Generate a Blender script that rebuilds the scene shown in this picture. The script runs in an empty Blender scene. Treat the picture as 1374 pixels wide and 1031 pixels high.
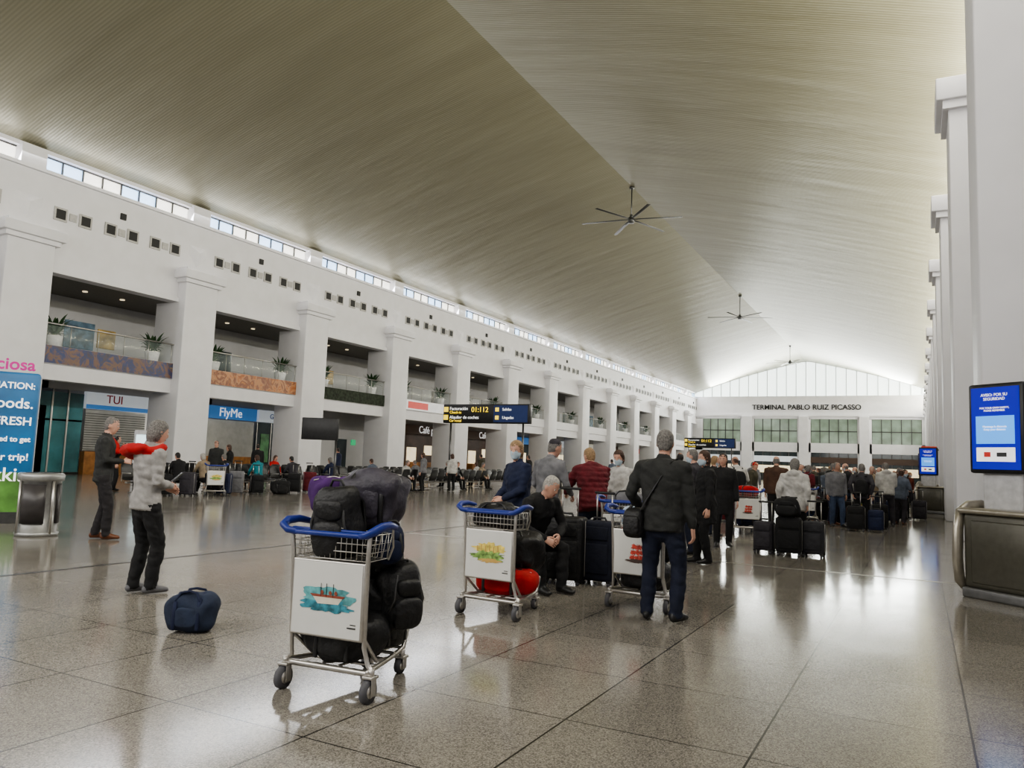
import bpy, bmesh, math, random
from mathutils import Vector, Matrix, noise
from mathutils.bvhtree import BVHTree
random.seed(7)
V = Vector
rad = math.radians
scene = bpy.context.scene
scene.view_settings.view_transform = 'AgX'
scene.view_settings.look = 'AgX - Medium High Contrast'

# ------------------------------------------------------------------ materials
_M = {}
def M(name, col, rough=.5, metal=0, var=.12, scale=12, bump=0, bscale=60, emit=0, ecol=None, alpha=1, coat=0):
    if name in _M: return _M[name]
    m = bpy.data.materials.new(name); m.use_nodes = True
    nt = m.node_tree; b = nt.nodes['Principled BSDF']
    tc = nt.nodes.new('ShaderNodeTexCoord')
    n = nt.nodes.new('ShaderNodeTexNoise'); n.inputs['Scale'].default_value = scale; n.inputs['Detail'].default_value = 4
    nt.links.new(tc.outputs['Object'], n.inputs['Vector'])
    r = nt.nodes.new('ShaderNodeValToRGB')
    r.color_ramp.elements[0].position = .3; r.color_ramp.elements[1].position = .7
    r.color_ramp.elements[0].color = (*[c*(1-var) for c in col], 1)
    r.color_ramp.elements[1].color = (*[min(1, c*(1+var)) for c in col], 1)
    nt.links.new(n.outputs['Fac'], r.inputs['Fac']); nt.links.new(r.outputs['Color'], b.inputs['Base Color'])
    b.inputs['Roughness'].default_value = rough; b.inputs['Metallic'].default_value = metal
    b.inputs['Alpha'].default_value = alpha; b.inputs['Coat Weight'].default_value = coat
    if bump:
        n2 = nt.nodes.new('ShaderNodeTexNoise'); n2.inputs['Scale'].default_value = bscale; n2.inputs['Detail'].default_value = 5
        nt.links.new(tc.outputs['Object'], n2.inputs['Vector'])
        bp = nt.nodes.new('ShaderNodeBump'); bp.inputs['Strength'].default_value = bump; bp.inputs['Distance'].default_value = .02
        nt.links.new(n2.outputs['Fac'], bp.inputs['Height']); nt.links.new(bp.outputs['Normal'], b.inputs['Normal'])
    if emit:
        b.inputs['Emission Color'].default_value = (*(ecol or col), 1); b.inputs['Emission Strength'].default_value = emit
    _M[name] = m; return m

def mural(name, cols, center, scale, dist=2):
    m = bpy.data.materials.new(name); m.use_nodes = True; nt = m.node_tree; N = nt.nodes; L = nt.links
    b = N['Principled BSDF']; tc = N.new('ShaderNodeTexCoord')
    mp = N.new('ShaderNodeMapping'); mp.inputs['Location'].default_value = [-c for c in center]; L.new(tc.outputs['Object'], mp.inputs['Vector'])
    w = N.new('ShaderNodeTexVoronoi'); w.feature = 'DISTANCE_TO_EDGE'; w.inputs['Scale'].default_value = scale
    L.new(mp.outputs[0], w.inputs['Vector'])
    n = N.new('ShaderNodeTexNoise'); n.inputs['Scale'].default_value = 1.3; n.inputs['Detail'].default_value = 6; n.inputs['Distortion'].default_value = dist; L.new(mp.outputs[0], n.inputs['Vector'])
    a = N.new('ShaderNodeMath'); a.operation = 'MULTIPLY_ADD'; L.new(w.outputs['Distance'], a.inputs[0]); a.inputs[1].default_value = .5
    s2 = N.new('ShaderNodeMath'); s2.operation = 'MULTIPLY'; L.new(n.outputs['Fac'], s2.inputs[0]); s2.inputs[1].default_value = .9; L.new(s2.outputs[0], a.inputs[2])
    r = N.new('ShaderNodeValToRGB'); L.new(a.outputs[0], r.inputs['Fac']); cr = r.color_ramp
    while len(cr.elements) < len(cols): cr.elements.new(.5)
    for i, c in enumerate(cols): cr.elements[i].position = .25+.5*i/(len(cols)-1); cr.elements[i].color = (*c, 1)
    L.new(r.outputs[0], b.inputs['Base Color']); b.inputs['Roughness'].default_value = .4
    return m

def cloth(name, col, b=.5): return M('cloth_'+name, col, .85, 0, .25, 9, b, 14)

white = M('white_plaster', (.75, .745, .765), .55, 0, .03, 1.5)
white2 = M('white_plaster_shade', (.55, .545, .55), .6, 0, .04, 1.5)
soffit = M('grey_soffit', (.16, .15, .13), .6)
steel = M('brushed_steel', (.55, .53, .50), .3, .9, .06, 40)
dsteel = M('dark_steel', (.10, .10, .10), .35, .7)
black = M('black_plastic', (.015, .015, .016), .4, 0, .3, 10)
rubber = M('grey_rubber', (.10, .10, .11), .6)
dglass = M('dark_glass', (.045, .06, .065), .08, 0, .4, .6)
tglass = M('teal_glass', (.07, .20, .22), .08, 0, .4, .8)
rail_glass = M('railing_glass', (.6, .7, .7), .05, 0, .1, 2, alpha=.08)
skypane = M('window_sky_blue', (.55, .72, .95), .2, 0, .05, .5, emit=1.6, ecol=(.50, .72, 1))
whitepane = M('window_white_pane', (.9, .9, .88), .3, 0, .05, .5, emit=1.1, ecol=(1, .95, .82))
gablepane = M('gable_glazing', (.9, .95, .95), .3, 0, .03, .2, emit=1.9, ecol=(.90, 1, .96))
bluep = M('blue_plastic', (.02, .04, .24), .35, 0, .1, 20)
leaf = M('leaf_green', (.02, .06, .018), .5, 0, .4, 8)
potm = M('planter_white', (.75, .75, .75), .4)

# ------------------------------------------------------------------ mesh builder
def sp(c, e):
    return math.copysign(abs(c)**e, c)
class MB:
    def __init__(s): s.v = []; s.f = []; s.m = []; s.sm = []; s.mats = []
    def mi(s, mat):
        if mat not in s.mats: s.mats.append(mat)
        return s.mats.index(mat)
    def add(s, vs, fs, mat, smooth=True):
        o = len(s.v); s.v += [V(v) for v in vs]; k = s.mi(mat)
        for f in fs:
            s.f.append([i+o for i in f]); s.m.append(k); s.sm.append(smooth)
    def box(s, c, sz, mat, rot=None, bev=0, seg=2):
        c = V(c); R = rot or Matrix.Identity(3)
        if bev <= 0:
            vs = [c + R @ V((x*sz[0]/2, y*sz[1]/2, z*sz[2]/2)) for x in (-1, 1) for y in (-1, 1) for z in (-1, 1)]
            s.add(vs, [(0,1,3,2),(4,6,7,5),(0,4,5,1),(2,3,7,6),(0,2,6,4),(1,5,7,3)], mat, False)
        else:
            bm = bmesh.new(); bmesh.ops.create_cube(bm, size=1)
            for v in bm.verts: v.co = V((v.co.x*sz[0], v.co.y*sz[1], v.co.z*sz[2]))
            bmesh.ops.bevel(bm, geom=bm.edges[:], offset=min(bev, min(sz)*.49), segments=seg, affect='EDGES', profile=.5)
            bm.verts.index_update()
            s.add([c + R @ v.co for v in bm.verts], [[v.index for v in f.verts] for f in bm.faces], mat, True)
            bm.free()
    def bx(s, x0, x1, y0, y1, z0, z1, mat, bev=0):
        s.box(((x0+x1)/2, (y0+y1)/2, (z0+z1)/2), (abs(x1-x0), abs(y1-y0), abs(z1-z0)), mat, None, bev)
    def loft(s, rings, mat, smooth=True, cap=True):
        n = len(rings[0]); vs = [p for r in rings for p in r]; fs = []
        for i in range(len(rings)-1):
            for j in range(n):
                k = (j+1) % n
                fs.append((i*n+j, i*n+k, (i+1)*n+k, (i+1)*n+j))
        if cap:
            fs.append(tuple(range(n-1, -1, -1))); fs.append(tuple((len(rings)-1)*n+j for j in range(n)))
        s.add(vs, fs, mat, smooth)
    def tube(s, pts, rr, mat, lat=None, n=10, rnd=True, cap=True):
        pts = [V(p) for p in pts]
        if not isinstance(rr, (list,)): rr = [rr]*len(pts)
        rr = [(r, r) if not isinstance(r, tuple) else r for r in rr]
        ts = []
        for i in range(len(pts)):
            a = pts[max(i-1, 0)]; b = pts[min(i+1, len(pts)-1)]
            if 0 < i < len(pts)-1:
                t = (pts[i]-a).normalized() + (b-pts[i]).normalized()
            else: t = b-a
            if t.length < 1e-9: t = V((0, 0, 1))
            ts.append(t.normalized())
        P = []
        if rnd:
            for ang in (75, 40):
                P.append((pts[0]-ts[0]*min(rr[0])*math.sin(rad(ang)), rr[0][0]*math.cos(rad(ang)), rr[0][1]*math.cos(rad(ang)), ts[0]))
        for p, r, t in zip(pts, rr, ts): P.append((p, r[0], r[1], t))
        if rnd:
            for ang in (40, 75):
                P.append((pts[-1]+ts[-1]*min(rr[-1])*math.sin(rad(ang)), rr[-1][0]*math.cos(rad(ang)), rr[-1][1]*math.cos(rad(ang)), ts[-1]))
        xa = V(lat) if lat is not None else V((1, 0, 0))
        if abs(xa.normalized().dot(ts[0])) > .95: xa = V((0, 1, 0)) if abs(ts[0].y) < .9 else V((0, 0, 1))
        rings = []
        for p, rx, ry, t in P:
            x2 = xa - t*xa.dot(t)
            if x2.length > 1e-4: xa = x2.normalized()
            ya = t.cross(xa)
            rings.append([p + xa*rx*math.cos(2*math.pi*j/n) + ya*ry*math.sin(2*math.pi*j/n) for j in range(n)])
        s.loft(rings, mat, True, cap)
    def cyl(s, a, b, r, mat, n=16, r2=None):
        s.tube([a, b], [r, r if r2 is None else r2], mat, n=n, rnd=False)
    def hl(s, c, R, rows, mat, n=16, e=1):
        rings = []
        for z, yo, rx, ry in rows:
            rings.append([V(c) + R @ V((rx*sp(math.cos(2*math.pi*j/n), e), yo+ry*sp(math.sin(2*math.pi*j/n), e), z)) for j in range(n)])
        s.loft(rings, mat)
    def ell(s, c, r, mat, e1=1, e2=1, R=None, nz=0, nf=4, nu=20, nv=12, seed=0):
        R = R or Matrix.Identity(3); c = V(c); rings = []
        for i in range(nv+1):
            ph = -math.pi/2 + math.pi*(i+.02)/(nv+.04)
            ring = []
            for j in range(nu):
                th = 2*math.pi*j/nu
                p = V((r[0]*sp(math.cos(ph), e1)*sp(math.cos(th), e2), r[1]*sp(math.cos(ph), e1)*sp(math.sin(th), e2), r[2]*sp(math.sin(ph), e1)))
                if nz:
                    p *= 1 + nz*noise.noise(p*nf + V((seed, seed*2.3, 0)))
                ring.append(c + R @ p)
            rings.append(ring)
        s.loft(rings, mat)
    def mesh(s, name):
        me = bpy.data.meshes.new(name)
        me.from_pydata(s.v, [], s.f)
        for m in s.mats: me.materials.append(m)
        me.polygons.foreach_set('material_index', s.m); me.polygons.foreach_set('use_smooth', s.sm)
        me.update(); return me
    def obj(s, name, loc=(0, 0, 0), yaw=0, parent=None):
        o = bpy.data.objects.new(name, s.mesh(name)); scene.collection.objects.link(o)
        o.location = loc; o.rotation_euler = (0, 0, rad(yaw)); o.parent = parent
        return o
def inst(me, name, loc, yaw=0, sc=1):
    o = bpy.data.objects.new(name, me); scene.collection.objects.link(o)
    o.location = loc; o.rotation_euler = (0, 0, rad(yaw)); o.scale = (sc, sc, sc); return o
def text(body, size, loc, rot, mat, parent=None, ax='CENTER', name='lettering', off=0, ext=.01):
    cu = bpy.data.curves.new(name, 'FONT'); cu.body = body; cu.size = size; cu.align_x = ax; cu.align_y = 'CENTER'
    cu.extrude = ext; cu.offset = off; cu.materials.append(mat)
    o = bpy.data.objects.new(name, cu); scene.collection.objects.link(o)
    o.location = loc; o.rotation_euler = [rad(a) for a in rot]; o.parent = parent; return o

# ------------------------------------------------------------------ camera
F = 1031.0
cam = bpy.data.cameras.new('camera'); co = bpy.data.objects.new('camera', cam); scene.collection.objects.link(co)
cy = V((548, -124.5, -1031)).normalized()
cxn = V((-1937, -32.5, -1031)).normalized()
cx = -(cxn - cy*cxn.dot(cy)).normalized()
cz = cx.cross(cy)
Rw = Matrix((cx, cy, cz))
co.matrix_world = Matrix.Translation((0, 0, 1.42)) @ Rw.to_4x4()
cam.sensor_fit = 'HORIZONTAL'; cam.sensor_width = 36; cam.lens = F/1374*36; cam.clip_end = 400; cam.clip_start = .05
scene.camera = co

# ------------------------------------------------------------------ floor
def floor_mat():
    m = bpy.data.materials.new('polished_granite'); m.use_nodes = True; nt = m.node_tree; N = nt.nodes; L = nt.links
    b = N['Principled BSDF']; tc = N.new('ShaderNodeTexCoord'); sep = N.new('ShaderNodeSeparateXYZ'); L.new(tc.outputs['Object'], sep.inputs[0])
    v = N.new('ShaderNodeTexVoronoi'); v.inputs['Scale'].default_value = 150; L.new(tc.outputs['Object'], v.inputs['Vector'])
    r = N.new('ShaderNodeValToRGB'); L.new(v.outputs['Color'], r.inputs['Fac'])
    cr = r.color_ramp; cr.elements[0].position = .05; cr.elements[0].color = (.10, .092, .080, 1); cr.elements[1].position = .95; cr.elements[1].color = (.38, .352, .305, 1)
    e = cr.elements.new(.45); e.color = (.215, .20, .174, 1)
    n = N.new('ShaderNodeTexNoise'); n.inputs['Scale'].default_value = 1.3; n.inputs['Detail'].default_value = 3; L.new(tc.outputs['Object'], n.inputs['Vector'])
    def math_(op, a, bb=None):
        q = N.new('ShaderNodeMath'); q.operation = op
        for i, x in enumerate((a, bb)):
            if x is None: continue
            if isinstance(x, (int, float)): q.inputs[i].default_value = x
            else: L.new(x, q.inputs[i])
        return q.outputs[0]
    def line(o, off, w, per=1.0):
        a = math_('DIVIDE', math_('SUBTRACT', o, off), per)
        f = math_('FRACT', a)
        d = math_('ABSOLUTE', math_('SUBTRACT', f, .5))
        return math_('GREATER_THAN', d, .5 - w/per)
    ln = math_('MAXIMUM', line(sep.outputs[0], .23, .006), line(sep.outputs[1], .1, .005))
    fx = math_('FLOOR', math_('SUBTRACT', sep.outputs[0], .23)); fy = math_('FLOOR', math_('SUBTRACT', sep.outputs[1], .1))
    cmb = N.new('ShaderNodeCombineXYZ'); L.new(fx, cmb.inputs[0]); L.new(fy, cmb.inputs[1])
    wn = N.new('ShaderNodeTexWhiteNoise'); L.new(cmb.outputs[0], wn.inputs['Vector'])
    tone = math_('ADD', math_('MULTIPLY', wn.outputs['Value'], .20), math_('ADD', math_('MULTIPLY', n.outputs['Fac'], .25), .76))
    mul = N.new('ShaderNodeVectorMath'); mul.operation = 'SCALE'; L.new(r.outputs['Color'], mul.inputs[0]); L.new(tone, mul.inputs['Scale'])
    mx = N.new('ShaderNodeMix'); mx.data_type = 'RGBA'; L.new(ln, mx.inputs['Factor']); L.new(mul.outputs[0], mx.inputs['A']); mx.inputs['B'].default_value = (.03, .028, .026, 1)
    L.new(mx.outputs['Result'], b.inputs['Base Color'])
    L.new(math_('ADD', math_('MULTIPLY', n.outputs['Fac'], .11), .075), b.inputs['Roughness'])
    b.inputs['IOR'].default_value = 1.55
    return m
mb = MB(); mb.bx(-39, 3, -8, 132, -.3, 0, floor_mat()); mb.obj('floor')
mb = MB(); mb.bx(-8.73, -8.67, -8, 130, 0, .003, dsteel); mb.bx(-8.6, 2, 12.17, 12.23, 0, .003, steel); mb.obj('trim_floor_strip')

# ------------------------------------------------------------------ ceiling
def ceil_mat():
    m = bpy.data.materials.new('ribbed_ceiling_panel'); m.use_nodes = True; nt = m.node_tree; N = nt.nodes; L = nt.links
    b = N['Principled BSDF']; tc = N.new('ShaderNodeTexCoord')
    w = N.new('ShaderNodeTexWave'); w.bands_direction = 'Y'; w.inputs['Scale'].default_value = 2.3; w.inputs['Distortion'].default_value = 0
    L.new(tc.outputs['Object'], w.inputs['Vector'])
    mp = N.new('ShaderNodeMapping'); mp.inputs['Scale'].default_value = (.12, .7, .5); L.new(tc.outputs['Object'], mp.inputs['Vector'])
    n = N.new('ShaderNodeTexNoise'); n.inputs['Scale'].default_value = 1.0; n.inputs['Detail'].default_value = 5; L.new(mp.outputs[0], n.inputs['Vector'])
    r = N.new('ShaderNodeValToRGB'); L.new(n.outputs['Fac'], r.inputs['Fac'])
    r.color_ramp.elements[0].position = .3; r.color_ramp.elements[0].color = (.265, .250, .178, 1)
    r.color_ramp.elements[1].position = .7; r.color_ramp.elements[1].color = (.305, .290, .210, 1)
    mx = N.new('ShaderNodeMix'); mx.data_type = 'RGBA'; mx.blend_type = 'MULTIPLY'; L.new(r.outputs[0], mx.inputs['A']); L.new(w.outputs['Color'], mx.inputs['B']); mx.inputs['Factor'].default_value = .14
    L.new(mx.outputs['Result'], b.inputs['Base Color'])
    bp = N.new('ShaderNodeBump'); bp.inputs['Strength'].default_value = .18; bp.inputs['Distance'].default_value = .02; L.new(w.outputs['Fac'], bp.inputs['Height'])
    bp2 = N.new('ShaderNodeBump'); bp2.inputs['Strength'].default_value = .35; bp2.inputs['Distance'].default_value = .14; L.new(n.outputs['Fac'], bp2.inputs['Height']); L.new(bp.outputs[0], bp2.inputs['Normal'])
    L.new(bp2.outputs[0], b.inputs['Normal'])
    b.inputs['Roughness'].default_value = .38; b.inputs['Metallic'].default_value = .4
    return m
XL, XR, XC = -33.9, 1.9, -16.0
def cz_(x):
    d = abs(x-XC)/(17.9)
    return 14.15 + 5.0*(1-(.72*d+.28*d*d))
mb = MB(); xs = [XL+(XC-XL)*i/14 for i in range(14)] + [XC+(XR-XC)*i/14 for i in range(15)]
cm = ceil_mat(); vs = []; fs = []
ys = [-8+138*i/40 for i in range(41)]
for y in ys:
    for x in xs: vs.append((x, y, cz_(x)))
n = len(xs)
half = [(j*n+i, j*n+i+1, (j+1)*n+i+1, (j+1)*n+i) for j in range(40) for i in range(n-1)]
mb.add(vs, half, cm, False)
co_ = mb.obj('ceiling')

# ------------------------------------------------------------------ left wall
BAY = 8.78; Y0 = 18.4
mural1 = mural('mural_blue_brown', [(.02, .03, .09), (.08, .06, .07), (.03, .05, .16), (.20, .11, .06), (.04, .06, .14), (.28, .20, .10)], (-33.4, 22.8, 5.3), 1.1)
mural2 = mural('mural_orange', [(.12, .035, .02), (.42, .14, .04), (.52, .26, .12), (.20, .07, .04), (.50, .20, .06), (.60, .38, .2)], (-33.4, 31, 5.3), .7)
mural3 = M('planting_strip', (.03, .04, .025), .8, 0, .8, 6)
wl = MB(); ks = range(-3, 13)
wl.bx(-34.2, -33.6, -8, 130, 8.95, 13.35, white)
wl.bx(-34.2, -33.6, -8, 130, 14.08, 14.7, white)
wl.bx(-33.6, -33.45, -8, 130, 13.2, 13.35, white)
wl.bx(-33.6, -33.5, -8, 130, 8.95, 9.2, white)
wl.bx(-34.2, -33.6, -8, 130, 4.25, 4.95, white)
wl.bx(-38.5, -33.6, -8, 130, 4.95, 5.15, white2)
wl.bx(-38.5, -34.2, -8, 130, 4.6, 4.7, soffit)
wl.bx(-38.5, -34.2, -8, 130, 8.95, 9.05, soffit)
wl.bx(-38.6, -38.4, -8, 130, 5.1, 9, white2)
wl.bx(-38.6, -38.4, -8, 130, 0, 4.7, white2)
cols = MB(); vents = MB(); win = MB(); rails = MB(); shops = MB()
ventd = M('vent_dark', (.02, .02, .02), .6)
signmats = [M('sign_%d' % i, c, .4, 0, .05, 2, emit=.3, ecol=c) for i, c in enumerate([(.7,.75,.8), (.08,.25,.6), (.7,.7,.72), (.55,.05,.04), (.05,.03,.02), (.75,.72,.6)])]
glow = M('shop_lit_panel', (.8, .7, .5), .5, 0, .4, 3, emit=.8, ecol=(1, .82, .55))
shutter = M('roller_shutter', (.42, .42, .40), .45, .3, .1, 3)
wood = M('counter_wood', (.35, .16, .05), .4, 0, .3, 4)
vf = M('vent_frame', (.45, .44, .42), .5); brownshop = M('brown_cafe', (.06, .03, .02), .4, 0, .5, 1)
for k in ks:
    yc = Y0+BAY*k; a = yc+1.0; b = yc+BAY-1.0; mid = (a+b)/2
    cols.bx(-35.2, -33.0, yc-1.0, yc+1.0, 0, 10.0, white, .04)
    cols.bx(-33.7, -32.85, yc-1.15, yc+1.15, 9.95, 10.15, white)
    cols.bx(-33.7, -32.7, yc-1.3, yc+1.3, 10.15, 10.6, white, .03)
    cols.bx(-33.7, -32.95, yc-1.05, yc+1.05, 10.6, 10.75, white)
    cols.add([(-33.6, yc-.6, 12.1), (-33.6, yc+.6, 12.1), (-33.6, yc+.6, 11.7), (-33.6, yc, 11.0), (-33.6, yc-.6, 11.7), (-33.42, yc, 11.75)],
             [(0,1,5),(1,2,5),(2,3,5),(3,4,5),(4,0,5)], white, False)
    cols.bx(-34.2, -33.45, yc-.54, yc+.54, 13.35, 14.2, white)
    for g in (-2.4, 0, 2.4):
        for d in (-.58, 0, .58):
            y = mid+g+d
            if d:
                vents.bx(-33.6, -33.54, y-.3, y+.3, 11.3, 11.9, vf); vents.bx(-33.56, -33.52, y-.21, y+.21, 11.39, 11.81, ventd)
            else:
                vents.bx(-33.6, -33.55, y-.17, y+.17, 11.43, 11.77, vf)
        if g == 0: vents.bx(-33.6, -33.52, mid-.14, mid+.14, 12.25, 12.55, ventd)
    w0 = yc+.54; w1 = yc+BAY-.54; pw = (w1-w0)/8
    for i in range(8):
        pm = skypane if i in (0, 1, 4, 5) else whitepane
        win.bx(-34.0, -33.95, w0+pw*i, w0+pw*(i+1), 13.4, 14.08, pm)
        win.bx(-33.98, -33.88, w0+pw*i-.03, w0+pw*i+.03, 13.35, 14.08, dsteel)
    win.bx(-33.98, -33.88, w0, w1, 13.35, 13.41, dsteel); win.bx(-33.98, -33.88, w0, w1, 14.02, 14.08, dsteel)
    pm = {0: mural1, 1: mural2, 2: mural3}.get(k, white)
    rails.bx(-34.5, -33.5, a, b, 4.95, 5.75, white); rails.bx(-33.52, -33.46, a+.05, b-.05, 4.97, 5.74, pm)
    if k == 3:
        rails.bx(-33.46, -33.44, a+.4, b-.3, 5.0, 5.7, signmats[2]); rails.bx(-33.44, -33.42, a+.8, a+3.4, 5.1, 5.6, signmats[3])
    rails.bx(-33.6, -33.57, a, b, 5.8, 6.65, rail_glass)
    rails.cyl((-33.58, a, 6.72), (-33.58, b, 6.72), .035, steel, 8)
    for i in range(6):
        y = a+.1+(b-a-.2)*i/5; rails.cyl((-33.6, y, 5.7), (-33.6, y, 6.72), .02, steel, 6)
    rails.bx(-38.4, -38.3, mid-1.0, mid+.1, 5.15, 7.4, M('gallery_door', (.30, .28, .26), .5))
    if k % 2 == 0:
        rails.bx(-38.4, -38.33, mid+.6, mid+2.2, 6.4, 7.8, M('gallery_poster', (.12, .2, .28), .4, 0, .8, 1.5)); rails.bx(-38.4, -38.33, mid+2.4, mid+3.4, 6.6, 7.6, M('gallery_poster_ochre', (.5, .35, .12), .4, 0, .5, 1.5))
    else: rails.bx(-38.4, -38.33, mid+1.2, mid+2.6, 6.2, 7.6, dglass)
    for i in (-2, 0, 2): rails.cyl((-36, mid+i, 8.95), (-36, mid+i, 8.9), .12, glow, 12)
    X = -37.2; S = 1.112
    a_ = (yc+1)*S if yc > 0 else yc+1; W = BAY*S if yc > 0 else BAY; b_ = a_+W
    if b_ > 129.5 or a_ > 128: continue
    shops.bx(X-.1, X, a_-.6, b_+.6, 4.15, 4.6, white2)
    for i in (-2.4, -.8, .8, 2.4): shops.cyl((-35.6, mid+i, 4.6), (-35.6, mid+i, 4.56), .11, glow, 12)
    if k == 0:
        for i in range(3):
            shops.bx(X-.05, X, a_+.1+i*.8, a_+.85+i*.8, .1, 4.0, tglass); shops.bx(X-.05, X+.05, a_+.02+i*.8, a_+.1+i*.8, 0, 4.15, steel); shops.bx(X-.05, X+.04, a_, a_+2.4, 2.6, 2.68, steel)
        shops.bx(X-.1, X+.15, a_+2.5, a_+6.3, 3.3, 4.15, signmats[0]); shops.bx(X+.15, X+.16, a_+2.5, a_+6.3, 3.3, 3.52, signmats[1])
        shops.bx(X-.05, X, a_+2.6, a_+6.0, 1.2, 3.25, shutter); shops.bx(X, X+.35, a_+2.5, a_+6.1, 0, 1.15, wood)
        for i in range(16): shops.bx(X, X+.02, a_+2.6, a_+6.0, 1.25+i*.12, 1.28+i*.12, dsteel)
        shops.bx(X-.05, X, a_+6.3, b_, 1.0, 4.0, whitepane); shops.bx(X-.05, X+.03, a_+6.3, b_, 0, 1.0, white2)
        for i in range(4): shops.bx(X, X+.06, a_+6.3+i*.9, a_+6.36+i*.9, 0, 4.1, dsteel)
    elif k == 1:
        shops.bx(X-.1, X+.2, a_, a_+4.0, 3.35, 4.1, signmats[1]); shops.bx(X-.05, X, a_, a_+4, 1.1, 3.3, shutter); shops.bx(X, X+.35, a_, a_+4, 0, 1.1, wood)
        shops.bx(X-.1, X+.2, a_+4.2, b_, 3.35, 4.1, signmats[0]); shops.bx(X-.05, X, a_+4.2, b_, .1, 3.3, dglass)
        for i in range(5): shops.bx(X, X+.06, a_+4.2+i*1.2, a_+4.26+i*1.2, 0, 3.3, steel)
        shops.bx(X+.0, X+.05, a_+4.6, a_+5.3, .8, 2.6, M('poster_green', (.1, .3, .12), .4, 0, .5, 2))
        shops.bx(X+.0, X+.05, a_+6.6, a_+7.3, 1.8, 2.8, glow)
    elif k == 2:
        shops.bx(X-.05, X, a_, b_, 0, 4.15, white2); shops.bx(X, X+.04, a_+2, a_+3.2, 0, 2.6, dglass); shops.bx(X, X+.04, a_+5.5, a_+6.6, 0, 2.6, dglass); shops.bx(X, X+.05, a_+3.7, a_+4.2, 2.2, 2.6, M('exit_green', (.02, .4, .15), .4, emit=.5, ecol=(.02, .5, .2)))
    elif k in (3, 4):
        shops.bx(X-.1, X+.2, a_, b_, 3.4, 4.15, signmats[4]); shops.bx(X-.05, X, a_, b_, .1, 3.4, brownshop)
        shops.bx(X+.0, X+.05, a_+1, a_+2.3, .9, 2.3, glow); shops.bx(X+.0, X+.05, a_+3.5, a_+5.6, 1.7, 2.5, glow)
        shops.bx(X+.2, X+.8, a_+.5, b_-.5, 0, 1.1, wood)
    else:
        shops.bx(X-.1, X+.15, a_, b_, 3.3, 4.0, signmats[(k*5) % 6]); shops.bx(X-.05, X, a_-.6, b_+.6, .1, 3.3, dglass if k % 3 else white2)
        for i in range(5): shops.bx(X, X+.06, a_+i*(b_-a_)/4-.03, a_+i*(b_-a_)/4+.03, 0, 3.3, steel)
        shops.bx(X+.0, X+.04, a_+1.7, a_+3.1, 1.4, 2.4, glow)
wl.obj('wall_left'); cols.obj('column_row_left'); vents.obj('wall_vent_panels'); win.obj('window_1'); rails.obj('balcony_railing'); sh = shops.obj('shop_fronts')
S = 1.112
tw = M('txt_white', (.9, .9, .9), .5, emit=.6)
text('TUI', .6, (-37.0, 19.4*S+4.0, 3.83), (90, 0, 90), M('txt_red', (.5, .03, .03), .5), sh)
text('FlyMe', .75, (-36.98, (19.4+BAY)*S+1.9, 3.72), (90, 0, 90), tw, sh)
text('Global Exchange', .45, (-36.98, (19.4+BAY)*S+6.6, 3.72), (90, 0, 90), M('txt_blue', (.03, .1, .4), .5), sh)
for k, dy in ((3, 4.0), (4, 4.2)):
    text('Café pans', .85, (-36.98, (19.4+BAY*k)*S+dy, 3.78), (90, 0, 90), tw, sh)

def plant_mesh(seed):
    random.seed(seed); p = MB()
    p.cyl((0, 0, 0), (0, 0, .35), .2, potm, 16, .26)
    p.cyl((0, 0, .33), (0, 0, .34), .24, M('soil', (.03, .02, .015), .9), 16)
    for i in range(48):
        a = random.uniform(0, 6.28); l = random.uniform(.2, .6); up = random.uniform(.5, 1.2)
        pts = []
        for j in range(6):
            q = j/5; pts.append(V((math.cos(a)*l*q*.9, math.sin(a)*l*q*.9, .32+up*q-.45*q*q)))
        p.tube(pts, [(.012, .004), (.045, .005), (.07, .005), (.06, .004), (.035, .004), (.004, .003)], leaf, lat=(-math.sin(a), math.cos(a), 0), n=6, rnd=False)
    return p.mesh('potted_plant')
pmz = [plant_mesh(s) for s in (1, 2, 3)]
for k in range(-1, 10):
    yc = Y0+BAY*k
    for y in (yc+1.9, yc+BAY-1.9): inst(pmz[k % 3], 'potted_plant', (-34.0, y, 5.75), k*50, 1.4)

# ------------------------------------------------------------------ right wall
wr = MB()
wr.bx(1.9, 2.3, -8, 130, 0, 13.35, white); wr.bx(1.9, 2.3, -8, 130, 14.08, 14.7, white)
wr.obj('wall_right')
cr = MB(); wn2 = MB()
for k in range(-2, 14):
    y0 = 11.6+BAY*k
    cr.bx(.72, 2.0, y0, y0+1.7, 0, 10.35, white, .03)
    cr.bx(.60, 2.0, y0-.12, y0+1.82, 10.2, 10.4, white); cr.bx(.46, 2.0, y0-.2, y0+1.9, 10.4, 10.95, white, .03)
    cr.bx(1.8, 2.3, y0+.3, y0+1.4, 13.3, 14.2, white)
    for i in range(8):
        w0 = y0+1.4; pw = (BAY-1.1)/8
        wn2.bx(2.1, 2.15, w0+pw*i, w0+pw*(i+1), 13.35, 14.08, skypane if i % 4 < 2 else whitepane)
        wn2.bx(2.0, 2.1, w0+pw*i-.03, w0+pw*i+.03, 13.35, 14.08, dsteel)
cr.obj('column_row_right'); wn2.obj('window_2')

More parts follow.
